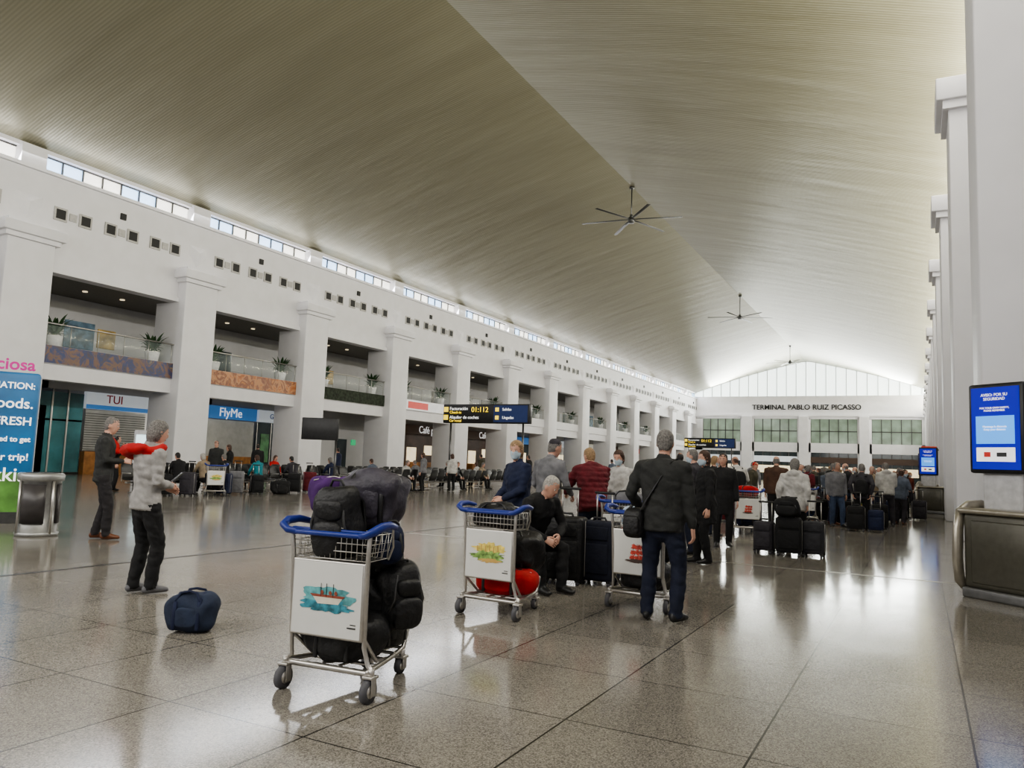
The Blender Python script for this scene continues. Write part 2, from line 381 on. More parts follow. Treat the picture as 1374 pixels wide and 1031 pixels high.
# ------------------------------------------------------------------ end wall
we = MB(); YE = 130.0
we.bx(-34.2, 2.3, YE, YE+.6, 9.9, 13.6, white); we.bx(-34.2, 2.3, YE, YE+.6, 4.6, 6.1, white)
wins = [(-32.4, -26.2), (-24, -17.3), (-15.3, -8.5), (-6.5, .3)]
edges = [-34.2] + [e for w in wins for e in w] + [2.3]
for i in range(0, len(edges), 2):
    we.bx(edges[i], edges[i+1], YE, YE+.6, 0, 10, white)
    if 0 < i < len(edges)-2: we.bx(edges[i]+.3, edges[i+1]-.3, YE-.5, YE, 0, 10.3, white)
we.bx(-34.2, 2.3, YE-.25, YE, 10.3, 10.6, white)
we.obj('wall_end')
wg = MB(); wd = MB()
lightwin = M('end_window_daylit', (.12, .16, .14), .1, 0, .6, .5, emit=.22, ecol=(.6, .75, .5))
for a, b in wins:
    wg.bx(a, b, YE+.3, YE+.35, 6.1, 9.9, lightwin); wd.bx(a, b, YE+.3, YE+.35, 0, 4.6, dglass)
    for i in range(6):
        x = a+(b-a)*i/5; wg.bx(x-.06, x+.06, YE+.15, YE+.3, 6.1, 9.9, dsteel); wd.bx(x-.06, x+.06, YE+.15, YE+.3, 0, 4.6, dsteel)
    wg.bx(a, b, YE+.15, YE+.3, 7.9, 8.05, dsteel); wd.bx(a, b, YE, YE+.2, 3.0, 3.9, signmats[0] if a < -20 else signmats[4])
    wd.bx(a+.5, b-.5, YE+.1, YE+.25, 1.2, 2.4, glow)
wg.obj('window_3'); wd.obj('door_1')
g = MB(); N_ = 30
vs = []; fs = []
for i in range(N_+1):
    x = -33.9+35.8*i/N_; vs += [(x, YE+.2, 13.6), (x, YE+.2, cz_(x)+.02)]
for i in range(N_): fs.append((2*i, 2*i+2, 2*i+3, 2*i+1))
g.add(vs, fs, gablepane, False)
mw = M('mullion_white', (.5, .53, .52), .5)
for i in range(1, 24):
    x = -33.9+35.8*i/24; g.bx(x-.05, x+.05, YE+.05, YE+.19, 13.6, cz_(x), mw)
g.obj('window_4')
text('TERMINAL PABLO RUIZ PICASSO', 1.12, (-16.1, YE-.08, 11.75), (90, 0, 0), black, None, name='terminal_lettering', off=.02, ext=.05)

# ------------------------------------------------------------------ ceiling fans
def fan(loc, yaw):
    f = MB(); x, y, z = loc; topz = cz_(x)
    f.cyl((0, 0, 0), (0, 0, topz-z), .04, dsteel, 8); f.cyl((0, 0, topz-z-.15), (0, 0, topz-z), .15, dsteel, 12)
    f.cyl((0, 0, -.22), (0, 0, .12), .2, dsteel, 16); f.cyl((0, 0, .12), (0, 0, .3), .1, dsteel, 12)
    for i in range(6):
        R = Matrix.Rotation(rad(60*i), 3, 'Z')
        f.tube([R @ V((.18, 0, 0)), R @ V((.7, 0, .0)), R @ V((3.2, 0, -.06))], [(.05, .03), (.12, .025), (.12, .02)], dsteel, lat=R @ V((0, 1, 0)), n=8, rnd=False)
    f.obj('ceiling_fan', loc, yaw)
fan((-16, 45.3, 17.0), 8); fan((-16, 78.8, 16.9), 20); fan((-16, 113, 16.8), 0)

# ------------------------------------------------------------------ hanging signs
yel = M('sign_yellow', (.85, .65, .05), .5, 0, .05, 5, emit=1.0, ecol=(1, .72, .05))
bls = M('sign_blue_panel', (.012, .025, .10), .5, 0, .1, 5, emit=.05, ecol=(.08, .2, .7))
def flight_sign(x0, x1, y, z0, z1):
    s = MB(); w = x1-x0; h = z1-z0
    s.box((0, 0, 0), (w, .3, h), black, None, .03)
    s.box((w*.29, -.16, 0), (w*.38, .02, h*.86), bls)
    for sx in (-1, 1): s.cyl((sx*w*.42, 0, -h/2), (sx*w*.42, 0, -(z0+z1)/2), .05, dsteel, 10)
    o = s.obj('flight_information_sign', ((x0+x1)/2, y, (z0+z1)/2))
    text('Facturación', h*.24, (-w*.42, -.17, h*.26), (90, 0, 0), tw, o, 'LEFT'); text('Check-in', h*.2, (-w*.42, -.17, h*.06), (90, 0, 0), yel, o, 'LEFT')
    text('01:112', h*.38, (-w*.16, -.18, h*.20), (90, 0, 0), yel, o, 'LEFT')
    text('Alquiler de coches', h*.24, (-w*.42, -.17, -h*.2), (90, 0, 0), tw, o, 'LEFT'); text('Car rental', h*.18, (-w*.42, -.17, -h*.38), (90, 0, 0), yel, o, 'LEFT')
    for i in range(2):
        s2 = MB(); s2.box((0, 0, 0), (h*.26, .02, h*.26), yel); s2.obj('arrow_tile', (-w*.465, -.16, h*(.22-.42*i)), 0, o)
        s3 = MB(); s3.box((0, 0, 0), (h*.2, .02, h*.2), yel); s3.obj('arrow_tile', (w*.14, -.18, h*(.22-.42*i)), 0, o)
        text(('Salidas', 'Llegadas')[i], h*.2, (w*.2, -.18, h*(.22-.42*i)), (90, 0, 0), tw, o, 'LEFT')
flight_sign(-21.4, -16.5, 33, 3.25, 4.2)
flight_sign(-19.1, -14.5, 70, 3.3, 4.2)

s = MB(); s.box((0, 0, 2.35), (1.35, .12, .8), black, None, .02); s.cyl((.6, .03, 0), (.6, .03, 2.0), .04, dsteel); s.cyl((.6, .03, 0), (.6, .03, .04), .25, dsteel)
s.obj('monitor_stand', (-19.3, 21.5, 0), 25)
s = MB(); s.box((0, 0, 1.05), (.9, .3, 2.1), M('totem_grey', (.5, .5, .52), .4), None, .04); s.box((0, -.16, 1.5), (.75, .02, .85), M('totem_screen', (.6, .8, .85), .3, 0, .3, 4, emit=1.0, ecol=(.7, .9, 1)))
s.obj('information_totem', (-26.5, 19.8, 0), 50)

# ------------------------------------------------------------------ bench seating
def bench(loc, yaw, n=4):
    b = MB(); w = .6
    b.box((0, 0, .36), (n*w, .08, .06), steel, None, .01)
    for sx in (-1, 1):
        x = sx*(n*w/2-.35); b.cyl((x, 0, .05), (x, 0, .35), .03, steel, 8); b.tube([(x, -.3, .03), (x, 0, .06), (x, .3, .03)], [(.03, .02)]*3, steel)
    for i in range(n):
        x = (i-(n-1)/2)*w
        b.tube([(x, -.26, .43), (x, -.2, .455), (x, .05, .43), (x, .18, .44), (x, .25, .52), (x, .31, .75), (x, .35, .92)],
               [(.26, .02), (.27, .02), (.27, .02), (.27, .02), (.27, .02), (.27, .02), (.25, .02)], black, lat=(1, 0, 0), n=12)
    for i in range(n+1):
        x = (i-n/2)*w; b.tube([(x, .2, .4), (x, .2, .64), (x, -.2, .64)], .018, steel, n=6)
    b.obj('airport_bench_seat', loc, yaw)
for i in range(10): bench((-21.3, 16.5+2.75*i, 0), 90)
for i in range(8): bench((-19.6, 24.5+2.75*i, 0), -90)
for i in range(7): bench((-24.4, 19.0+2.75*i, 0), -90)
for i in range(6): bench((-20.2, 50+3*i, 0), 90)

# ------------------------------------------------------------------ litter bin, banner
bin_ = MB(); bm_ = M('bin_metal', (.36, .36, .35), .35, .5)
bin_.hl((0, 0, 0), Matrix.Identity(3), [(0, 0, .29, .29), (.05, 0, .31, .31), (.06, 0, .27, .27), (.84, 0, .27, .27), (.86, 0, .32, .32), (.94, 0, .33, .33), (.97, 0, .30, .30)], bm_, 32)
bin_.hl((0, 0, 0), Matrix.Identity(3), [(.95, 0, .24, .24), (.975, 0, .22, .22)], black, 24)
bpan = M('bin_dark_panel', (.05, .045, .045), .35)
for cen in (-80, 30):
    pr = []
    for z in (.2, .8):
        pr.append([V((math.cos(a)*r_, math.sin(a)*r_, z)) for r_, sgn in ((.295, 1), (.262, -1)) for a in [rad(cen+sgn*q*7) for q in range(-5, 6)]])
    bin_.loft(pr, bpan)
for a in (-125, -25, 75, 150): bin_.cyl((.295*math.cos(rad(a)), .295*math.sin(rad(a)), .04), (.295*math.cos(rad(a)), .295*math.sin(rad(a)), .88), .02, steel, 8)
bin_.obj('litter_bin', (-12.24, 7.33, 0), 30)

bn = MB(); sky_ = M('banner_blue', (.02, .12, .28), .4, 0, .6, .8, emit=.05, ecol=(.05, .3, .6)); grn = M('banner_green', (.10, .24, .05), .5, 0, .5, 3)
bn.box((0, 0, 1.45), (2.0, .35, 2.5), sky_, None, .05); bn.box((0, -.18, .55), (1.96, .02, .7), grn); bn.box((0, 0, .1), (2.05, .45, .2), dsteel)
bo = bn.obj('advertising_banner', (-14.86, 7.55, 0), 58)
for i, (t, sz) in enumerate((('DESTINATION:', .16), ('Spanish foods.', .26), ('local and FRESH', .21), ('you need to get', .13), ('for your trip!', .18), ('Heikkia', .34))):
    text(t, sz, (.93, -.19, 2.45-.32*i), (90, 0, 0), tw, bo, 'RIGHT', off=.003)
text('deliciosa', .30, (.9, -.1, 2.84), (90, 0, 0), M('txt_pink', (.6, .03, .3), .5), bo, 'RIGHT', off=.006)

# ------------------------------------------------------------------ self service kiosks
scr = M('blue_screen', (.01, .015, .35), .2, 0, .05, 3, emit=.5, ecol=(.01, .012, .5)); scr2 = M('light_blue_screen', (.1, .4, .9), .3, 0, .05, 3, emit=.8, ecol=(.10, .38, 1))
kb = M('kiosk_brown_grey', (.10, .095, .075), .35, .3); km = M('kiosk_champagne', (.40, .37, .31), .3, .7)
scw = M('screen_white', (.8, .8, .8), .4, emit=.8)
def kiosk(loc, yaw, sc=1):
    k = MB()
    k.box((0, .25, .06), (.95, .5, .12), M('plinth', (.2, .2, .2), .4, .6), None, .02)
    k.box((0, .25, .56), (.92, .46, .9), kb, None, .05)
    k.box((0, .02, .55), (.7, .03, .74), kb, None, .015)
    k.box((0, .25, 1.03), (1.0, .56, .07), km, None, .03)
    for sx in (-1, 1):
        x = sx*.52
        k.tube([(x, .12, .13), (x*1.0, .03, .2), (x, .0, .45), (x, .02, .8), (x*1.02, .08, 1.0), (x*.98, .2, 1.08), (x*.95, .42, 1.09)],
               [(.055, .07)]*7, km, lat=(1, 0, 0), n=12)
    dx = -.17
    k.box((dx, .38, 1.4), (.5, .08, .8), M('kiosk_white', (.55, .55, .56), .4), None, .03)
    k.box((dx, .30, 2.04), (.70, .1, 1.10), black, None, .03)
    k.box((dx, .245, 2.04), (.60, .012, 1.0), scr)
    k.box((dx, .236, 2.02), (.48, .008, .34), scr2)
    k.box((dx, .236, 1.72), (.48, .008, .17), scw)
    k.box((dx-.1, .230, 1.72), (.08, .008, .06), signmats[3]); k.box((dx+.08, .230, 1.72), (.12, .008, .05), dsteel)
    o = k.obj('self_service_kiosk', loc, yaw); o.scale = (sc, sc, sc)
    text('AVISO: POR SU\nSEGURIDAD', .05, (dx, .23, 2.42), (90, 0, 0), tw, o, ext=.003)
    text('FOR YOUR OWN SAFETY,\nPLEASE REMEMBER', .032, (dx, .23, 2.27), (90, 0, 0), tw, o, ext=.003)
    text('Mantenga la distancia\nKeep your distance', .035, (dx, .228, 2.04), (90, 0, 0), tw, o, ext=.003)
kiosk((.79, 10.68, 0), -39)
kiosk((.35, 34.5, 0), -20); kiosk((.3, 43.5, 0), -20); kiosk((.3, 52.3, 0), -20)
for i, (y, mm) in enumerate(((38.2, signmats[3]), (47, signmats[3]))):
    q = MB(); q.box((0, 0, 0), (.6, .08, .3), mm, None, .01); q.box((.5, 0, 0), (.5, .05, .06), dsteel); q.obj('wall_sign', (.35, y, 2.6))

# ------------------------------------------------------------------ luggage
blk = cloth('black', (.010, .010, .011)); navy = cloth('navy', (.012, .018, .05)); purple = cloth('purple', (.06, .015, .11)); dgrey = cloth('darkgrey', (.04, .037, .045)); redc = cloth('red', (.40, .012, .012)); grey = cloth('grey', (.15, .15, .16))
nylon = M('black_nylon', (.012, .012, .013), .5, 0, .3, 9, .6, 22); nylond = M('dark_grey_nylon', (.045, .04, .055), .5, 0, .3, 9, .6, 18)
def duffel(name, loc, yaw, dims, mat, mat2=None, seed=0, handles=True, tilt=0, nz=.22):
    l, w, h = dims; d = MB(); mat2 = mat2 or black
    d.ell((0, 0, h/2), (l/2, w/2, h/2), mat, .6, .6, nz=nz, nf=3.2/max(l, .3), seed=seed, nu=36, nv=22)
    for sx in (-.24, .24):
        d.tube([(sx*l, -w*.50, h*.12), (sx*l, -w*.51, h*.5), (sx*l, -w*.42, h*.85), (sx*l, 0, h*.99), (sx*l, w*.42, h*.85), (sx*l, w*.5, h*.4)], [(.018, .006)]*6, mat2, lat=(1, 0, 0), n=6)
    if handles:
        for sy in (-1, 1):
            d.tube([(-.24*l, sy*w*.42, h*.84), (-.16*l, sy*w*.34, h*1.02), (0, sy*w*.28, h*1.06), (.16*l, sy*w*.34, h*1.02), (.24*l, sy*w*.42, h*.84)], .011, mat2, n=6)
    d.ell((0, -w*.47, h*.42), (l*.22, w*.07, h*.26), mat, .5, .5, nz=.1, seed=seed+3)
    d.tube([(-l*.42, 0, h*.9), (0, 0, h*1.005), (l*.42, 0, h*.9)], [(.008, .005)]*3, steel, n=6)
    o = d.obj(name, loc, yaw); o.rotation_euler[1] = rad(tilt); return o
def backpack(loc, yaw, dims, mat, seed=0, tilt=0):
    w, dd, h = dims; d = MB()
    d.ell((0, 0, h/2), (w/2, dd/2, h/2), mat, .7, .65, nz=.25, nf=6, seed=seed, nu=32, nv=20)
    d.ell((0, -dd*.43, h*.34), (w*.36, dd*.2, h*.24), mat, .6, .6, nz=.2, seed=seed+1)
    d.ell((0, -dd*.34, h*.70), (w*.30, dd*.2, h*.14), mat, .6, .6, nz=.15, seed=seed+2)
    d.tube([(-.05, 0, h*.97), (-.03, 0, h*1.06), (.03, 0, h*1.06), (.05, 0, h*.97)], .009, black, n=6)
    d.tube([(-w*.36, -dd*.42, h*.48), (0, -dd*.56, h*.53), (w*.36, -dd*.42, h*.48)], [(.005, .004)]*3, steel, n=5)
    for sx in (-1, 1):
        d.tube([(sx*w*.2, dd*.3, h*.9), (sx*w*.26, dd*.62, h*.75), (sx*w*.3, dd*.66, h*.45), (sx*w*.36, dd*.35, h*.12)], [(.03, .008)]*4, black, lat=(1, 0, 0), n=6)
        d.tube([(sx*w*.42, -dd*.3, h*.25), (sx*w*.36, -dd*.48, h*.55), (sx*w*.25, -dd*.3, h*.88)], [(.01, .004)]*3, dsteel, n=6)
    o = d.obj('backpack', loc, yaw); o.rotation_euler[0] = rad(tilt); return o
def suitcase(loc, yaw, w=.45, h=.68, d_=.28, mat=None, ext=True):
    mat = mat or blk; d = MB()
    d.box((0, 0, h/2+.05), (w, d_, h), mat, None, .05, 3)
    d.box((0, -d_/2-.008, h*.38+.05), (w*.8, .03, h*.5), mat, None, .015); d.box((0, -d_/2-.006, h*.8+.05), (w*.8, .025, h*.22), mat, None, .012)
    d.tube([(-w*.5-.002, 0, .1), (-w*.5-.002, 0, h)], .006, steel, n=6); d.tube([(w*.5+.002, 0, .1), (w*.5+.002, 0, h)], .006, steel, n=6)
    for sx in (-1, 1):
        for sy in (-1, 1):
            d.box((sx*w*.4, sy*d_*.36, .055), (.05, .05, .03), black); d.cyl((sx*w*.4-.015, sy*d_*.36, .027), (sx*w*.4+.015, sy*d_*.36, .027), .027, rubber, 12)
    d.tube([(-.09, 0, h+.04), (-.07, 0, h+.085), (.07, 0, h+.085), (.09, 0, h+.04)], [(.014, .008)]*4, black, n=6)
    if ext:
        for sx in (-1, 1): d.cyl((sx*.1, d_*.4, h), (sx*.1, d_*.4, h+.38), .009, steel, 8)
        d.tube([(-.12, d_*.4, h+.38), (.12, d_*.4, h+.38)], .016, black, n=8)
    return d.obj('suitcase', loc, yaw)

# ------------------------------------------------------------------ baggage trolleys
panelw = M('trolley_panel_white', (.66, .66, .63), .35, 0, .03, 6)
def blob(mb, cx_, cz2, rx, rz, mat, y, seed, n=40, j=.35):
    random.seed(seed); vs = [(cx_, y, cz2)]
    for i in range(n):
        a = 2*math.pi*i/n; r = 1+random.uniform(-j, j*.4); vs.append((cx_+rx*r*math.cos(a), y, cz2+rz*r*math.sin(a)))
    mb.add(vs, [(0, 1+i, 1+(i+1) % n) for i in range(n)], mat, False)
def art(kind, mb):
    y = -.035
    if kind == 0:
        blob(mb, 0, .60, .20, .065, M('art_teal', (.14, .40, .42), .5, 0, .6, 14), y, 2, j=.25)
        blob(mb, .0, .545, .20, .04, M('art_teal2', (.05, .22, .28), .5, 0, .7, 20), y-.001, 4, j=.3)
        mb.add([(-.10, y-.002, .60), (.12, y-.002, .60), (.09, y-.002, .56), (-.06, y-.002, .555)], [(0, 1, 2, 3)], M('art_white', (.70, .66, .55), .5), False)
        mb.add([(-.12, y-.003, .612), (.14, y-.003, .612), (.12, y-.003, .597), (-.10, y-.003, .597)], [(0, 1, 2, 3)], M('art_redbrown', (.30, .08, .05), .5), False)
        for x in (-.04, .0, .05): mb.box((x, y-.003, .64), (.003, .002, .08), black)
        for x in (-.03, .03, .07): blob(mb, x, .625, .012, .014, _M['art_redbrown'], y-.004, 6)
    elif kind == 1:
        blob(mb, 0, .64, .18, .06, M('art_yellow', (.72, .58, .15), .5, 0, .4, 20), y, 5)
        blob(mb, 0, .57, .20, .055, M('art_green', (.22, .36, .10), .5, 0, .7, 25), y-.001, 9)
        for i in range(6): mb.box((-.12+.045*i, y-.002, .635+.012*(i % 2)), (.010, .002, .055), M('art_ochre', (.55, .36, .12), .5))
        blob(mb, .02, .53, .14, .022, _M['art_ochre'], y-.002, 12)
    else:
        for i in range(9): blob(mb, -.05+.05*(i % 3)+.01*(i//3), .53+.055*(i//3), .035, .03, M('art_red', (.50, .06, .04), .5, 0, .6, 30), y-.001*(i % 3), 20+i, j=.5)
        blob(mb, 0, .5, .13, .02, M('art_dark', (.08, .05, .04), .5), y-.004, 3)
def trolley(loc, yaw, kind):
    t = MB()
    def wheel(x, y, r):
        t.cyl((x-.018, y, r), (x+.018, y, r), r, rubber, 24); t.cyl((x-.021, y, r), (x+.021, y, r), r*.55, steel, 16)
        t.cyl((x-.023, y, r), (x+.023, y, r), r*.18, dsteel, 10)
        for q in (-1, 1): t.box((x+q*.03, y+.01, r*1.35), (.006, .05, r*1.5), steel, None, .002)
        t.box((x, y+.015, r*2.15), (.075, .075, .02), steel, None, .006); t.cyl((x, y+.02, r*2.1), (x, y+.02, r*2.1+.05), .022, steel, 10)
    for sx in (-1, 1):
        wheel(sx*.31, 0, .07); wheel(sx*.13, .66, .05)
        t.tube([(sx*.31, .02, .19), (sx*.28, .03, .21), (sx*.265, .0, .32), (sx*.275, -.02, .85), (sx*.285, -.03, .98)], .015, steel, n=8)
        t.tube([(sx*.30, .0, .18), (sx*.24, .25, .17), (sx*.15, .56, .15), (sx*.12, .71, .16), (sx*.12, .76, .30)], .016, steel, n=8)
        t.tube([(sx*.27, .0, .36), (sx*.24, .18, .20), (sx*.2, .36, .17)], .012, steel, n=8)
        t.tube([(sx*.235, -.055, .985), (sx*.29, -.075, .995), (sx*.335, -.06, 1.02), (sx*.35, -.0, 1.045), (sx*.34, .1, 1.05), (sx*.32, .20, 1.03)], [(.022, .020), (.026, .022), (.03, .024), (.028, .024), (.024, .022), (.02, .018)], bluep, n=10)
        t.tube([(sx*.31, .19, 1.02), (sx*.28, .25, .9), (sx*.25, .25, .82)], .008, steel, n=6)
    t.tube([(-.26, -.06, .985), (.26, -.06, .985)], .017, bluep, n=10)
    t.tube([(-.30, .0, 1.0), (.30, .0, 1.0)], .011, bluep, n=8)
    t.tube([(-.12, .76, .30), (0, .78, .31), (.12, .76, .30)], .014, steel, n=8)
    for y, hw in ((.05, .28), (.2, .25), (.36, .2), (.52, .16), (.68, .13)): t.tube([(-hw, y, .165), (hw, y, .165)], .011, steel, n=6)
    for x in (-.06, .06): t.tube([(x, .05, .175), (x, .72, .165)], .008, steel, n=6)
    t.tube([(-.31, .02, .165), (.31, .02, .165)], .02, steel, n=8)
    t.box((0, -.018, .585), (.535, .022, .47), steel, None, .01); t.box((0, -.030, .585), (.50, .006, .44), panelw)
    t.box((.19, -.035, .43), (.06, .002, .008), dsteel); t.box((.2, -.035, .45), (.04, .002, .005), dsteel)
    art(kind, t)
    for z, y1 in ((.83, .22), (.88, .235), (.93, .25), (.985, .265)):
        t.tube([(-.28, -.02, z), (.28, -.02, z), (.27, y1, z), (-.27, y1, z), (-.28, -.02, z)], .0045 if z < .98 else .008, steel, n=5, rnd=False)
    for i in range(15):
        x = -.27+.54*i/14
        t.tube([(x, -.022, .985), (x, -.022, .83), (x*.95, .22, .83), (x*.96, .265, .985)], .003, steel, n=4, rnd=False)
    for y in (.05, .12, .19):
        for sx in (-1, 1): t.tube([(sx*.28, y, .985), (sx*.275, y, .83)], .003, steel, n=4, rnd=False)
    o = t.obj('luggage_trolley', loc, yaw); o.scale = (.98, .98, .965); return o
trolley((-3.14, 3.67, 0), 5, 0); trolley((-3.51, 6.28, 0), -3, 1); trolley((-2.50, 7.50, 0), -2, 2); trolley((-3.42, 9.60, 0), 3, 2); trolley((-3.4, 17.75, 0), 15, 2)
ox, oy = .18, -.18
duffel('duffel_bag', (-3.34+ox, 4.08+oy, .17), 5, (.46, .38, .28), nylon, seed=4, handles=False, nz=.4)
duffel('duffel_bag', (-3.40+ox, 4.36+oy, .17), 95, (.42, .42, .50), nylon, seed=9, nz=.35, handles=False)
backpack((-3.20+ox, 4.36+oy, .32), 65, (.28, .28, .42), nylon, seed=5, tilt=8)
backpack((-3.38+ox, 3.97+oy, .76), 10, (.31, .24, .48), nylon, seed=3, tilt=6)
duffel('duffel_bag', (-3.42+ox, 4.34+oy, .65), 25, (.42, .36, .34), nylon, seed=61, nz=.25, handles=False)
duffel('duffel_bag', (-3.36+ox, 4.27+oy, .96), 20, (.42, .32, .38), nylond, seed=1, nz=.3, handles=False)
duffel('duffel_bag', (-3.56+ox, 4.10+oy, 1.04), 60, (.30, .18, .24), purple, purple, seed=6, handles=False)
backpack((-3.17+ox, 4.22+oy, .76), 40, (.18, .16, .24), navy, seed=8)
duffel('duffel_bag', (-3.51, 6.62, .17), 0, (.62, .36, .24), redc, seed=14, handles=False); duffel('duffel_bag', (-3.51, 6.42, .80), 0, (.5, .24, .22), nylon, seed=15, nz=.3)
duffel('duffel_bag', (-3.51, 6.80, .38), 8, (.5, .36, .36), nylon, seed=24, nz=.3)
duffel('duffel_bag', (-2.50, 7.78, .17), 0, (.5, .4, .3), nylon, seed=16, nz=.3); duffel('duffel_bag', (-2.50, 7.63, .80), 0, (.5, .24, .22), cloth('lightblue', (.35, .42, .5)), seed=17, nz=.3)
duffel('duffel_bag', (-2.47, 8.0, .45), 0, (.5, .34, .42), nylon, seed=18)
duffel('duffel_bag', (-3.42, 9.95, .17), 0, (.5, .5, .5), navy, seed=19); duffel('duffel_bag', (-3.42, 9.74, .82), 0, (.46, .24, .26), grey, seed=20)
duffel('duffel_bag', (-3.5, 18.1, .17), 15, (.5, .5, .6), navy, seed=21); duffel('duffel_bag', (-3.44, 17.9, .82), 15, (.46, .24, .26), redc, seed=22)
duffel('holdall_bag', (-5.10, 4.34, 0), 30, (.38, .26, .30), cloth('slate', (.022, .032, .062)), navy, seed=11, nz=.25)
suitcase((-3.78, 8.62, 0), 4, .48, .74, .3, nylon); suitcase((-3.42, 8.80, 0), -5, .46, .70, .3, cloth('midnight', (.008, .010, .022))); suitcase((-4.02, 7.98, 0), 15, .5, .42, .36, ext=False)
suitcase((-2.0, 14.0, 0), 5, .42, .60, .26); suitcase((-2.42, 14.1, 0), -8, .34, .5, .24, dgrey); suitcase((-1.62, 14.15, 0), -8, .36, .55, .24, cloth('charcoal', (.03, .03, .035)))

# ------------------------------------------------------------------ people
skinL = M('skin_light', (.54, .31, .23), .5, 0, .06, 30); skinM = M('skin_tan', (.36, .20, .14), .5, 0, .06, 30)
maskm = M('face_mask', (.45, .55, .62), .8); eyew = M('eye_white', (.7, .7, .68), .3); eyed = M('eye_dark', (.03, .02, .015), .3); lip = M('lips', (.40, .14, .12), .5)
hairs = {'grey': M('hair_grey', (.17, .16, .15), .6, 0, .45, 60, .8, 90), 'white': M('hair_white', (.38, .36, .33), .6, 0, .35, 60, .8, 90), 'brown': M('hair_brown', (.06, .03, .02), .6, 0, .4, 60, .6, 90),
         'black': M('hair_black', (.015, .012, .012), .5, 0, .4, 60, .6, 90), 'blond': M('hair_blond', (.26, .17, .09), .6, 0, .35, 60, .6, 90)}
jeans = cloth('jeans', (.010, .014, .032)); blackt = cloth('black_trousers', (.009, .009, .010)); sweat = cloth('sweater_grey', (.30, .29, .28)); jackd = cloth('jacket_charcoal', (.028, .029, .028)); maroon = cloth('maroon', (.11, .010, .016), .9)
teal = cloth('teal', (.02, .2, .24)); olive = cloth('olive', (.06, .055, .035)); brownc = cloth('brown', (.07, .035, .022)); whitec = cloth('offwhite', (.45, .44, .42)); bluec = cloth('blue', (.025, .05, .14))
beige = cloth('beige', (.28, .22, .15)); rust = cloth('rust', (.20, .05, .03)); greyb = cloth('blue_grey', (.10, .12, .16)); ljeans = cloth('light_jeans', (.04, .06, .11))
shoeb = M('shoe_black', (.015, .015, .015), .4); shoebr = M('shoe_brown', (.12, .04, .015), .4); shoeg = M('shoe_grey', (.12, .12, .13), .5)

def ik(A, T, a, b, pole):
    d = T-A; L = d.length
    if L > (a+b)*.999: T = A+d.normalized()*(a+b)*.999; d = T-A; L = d.length
    x = (a*a-b*b+L*L)/(2*L); h = math.sqrt(max(a*a-x*x, 0)); u = d.normalized()
    p = V(pole); p = p-u*p.dot(u)
    p = p.normalized() if p.length > 1e-5 else V((0, 0, 0))
    return A+u*x+p*h, T

def hand(mb, W, d, th, side, s, skin, curl=25, n=6):
    d = d.normalized(); l = (th-d*d.dot(th)).normalized(); nr = -(d.cross(l))*side
    P = lambda a, b, c=0: W+d*a*s+l*b*s+nr*c*s
    mb.tube([P(-.015, 0), P(.03, 0), P(.07, 0), P(.095, -.002)], [(.026*s, .019*s), (.036*s, .016*s), (.041*s, .014*s), (.036*s, .011*s)], skin, lat=l, n=10)
    for i, ln in enumerate((.068, .078, .072, .056)):
        p = P(.088, .03-.0205*i); pts = [p]; ang = 8
        for q, fr in enumerate((.42, .32, .26)):
            ang += curl*(.6 if q == 0 else 1); dd = d*math.cos(rad(ang))+nr*math.sin(rad(ang)); p = p+dd*ln*fr*s; pts.append(p)
        mb.tube(pts, [.0098*s, .0092*s, .0085*s, .0072*s], skin, n=n)
    mb.tube([P(.015, .026), P(.045, .048, .008), P(.075, .058, .02), P(.097, .056, .03)], [.014*s, .0125*s, .0105*s, .009*s], skin, n=n)

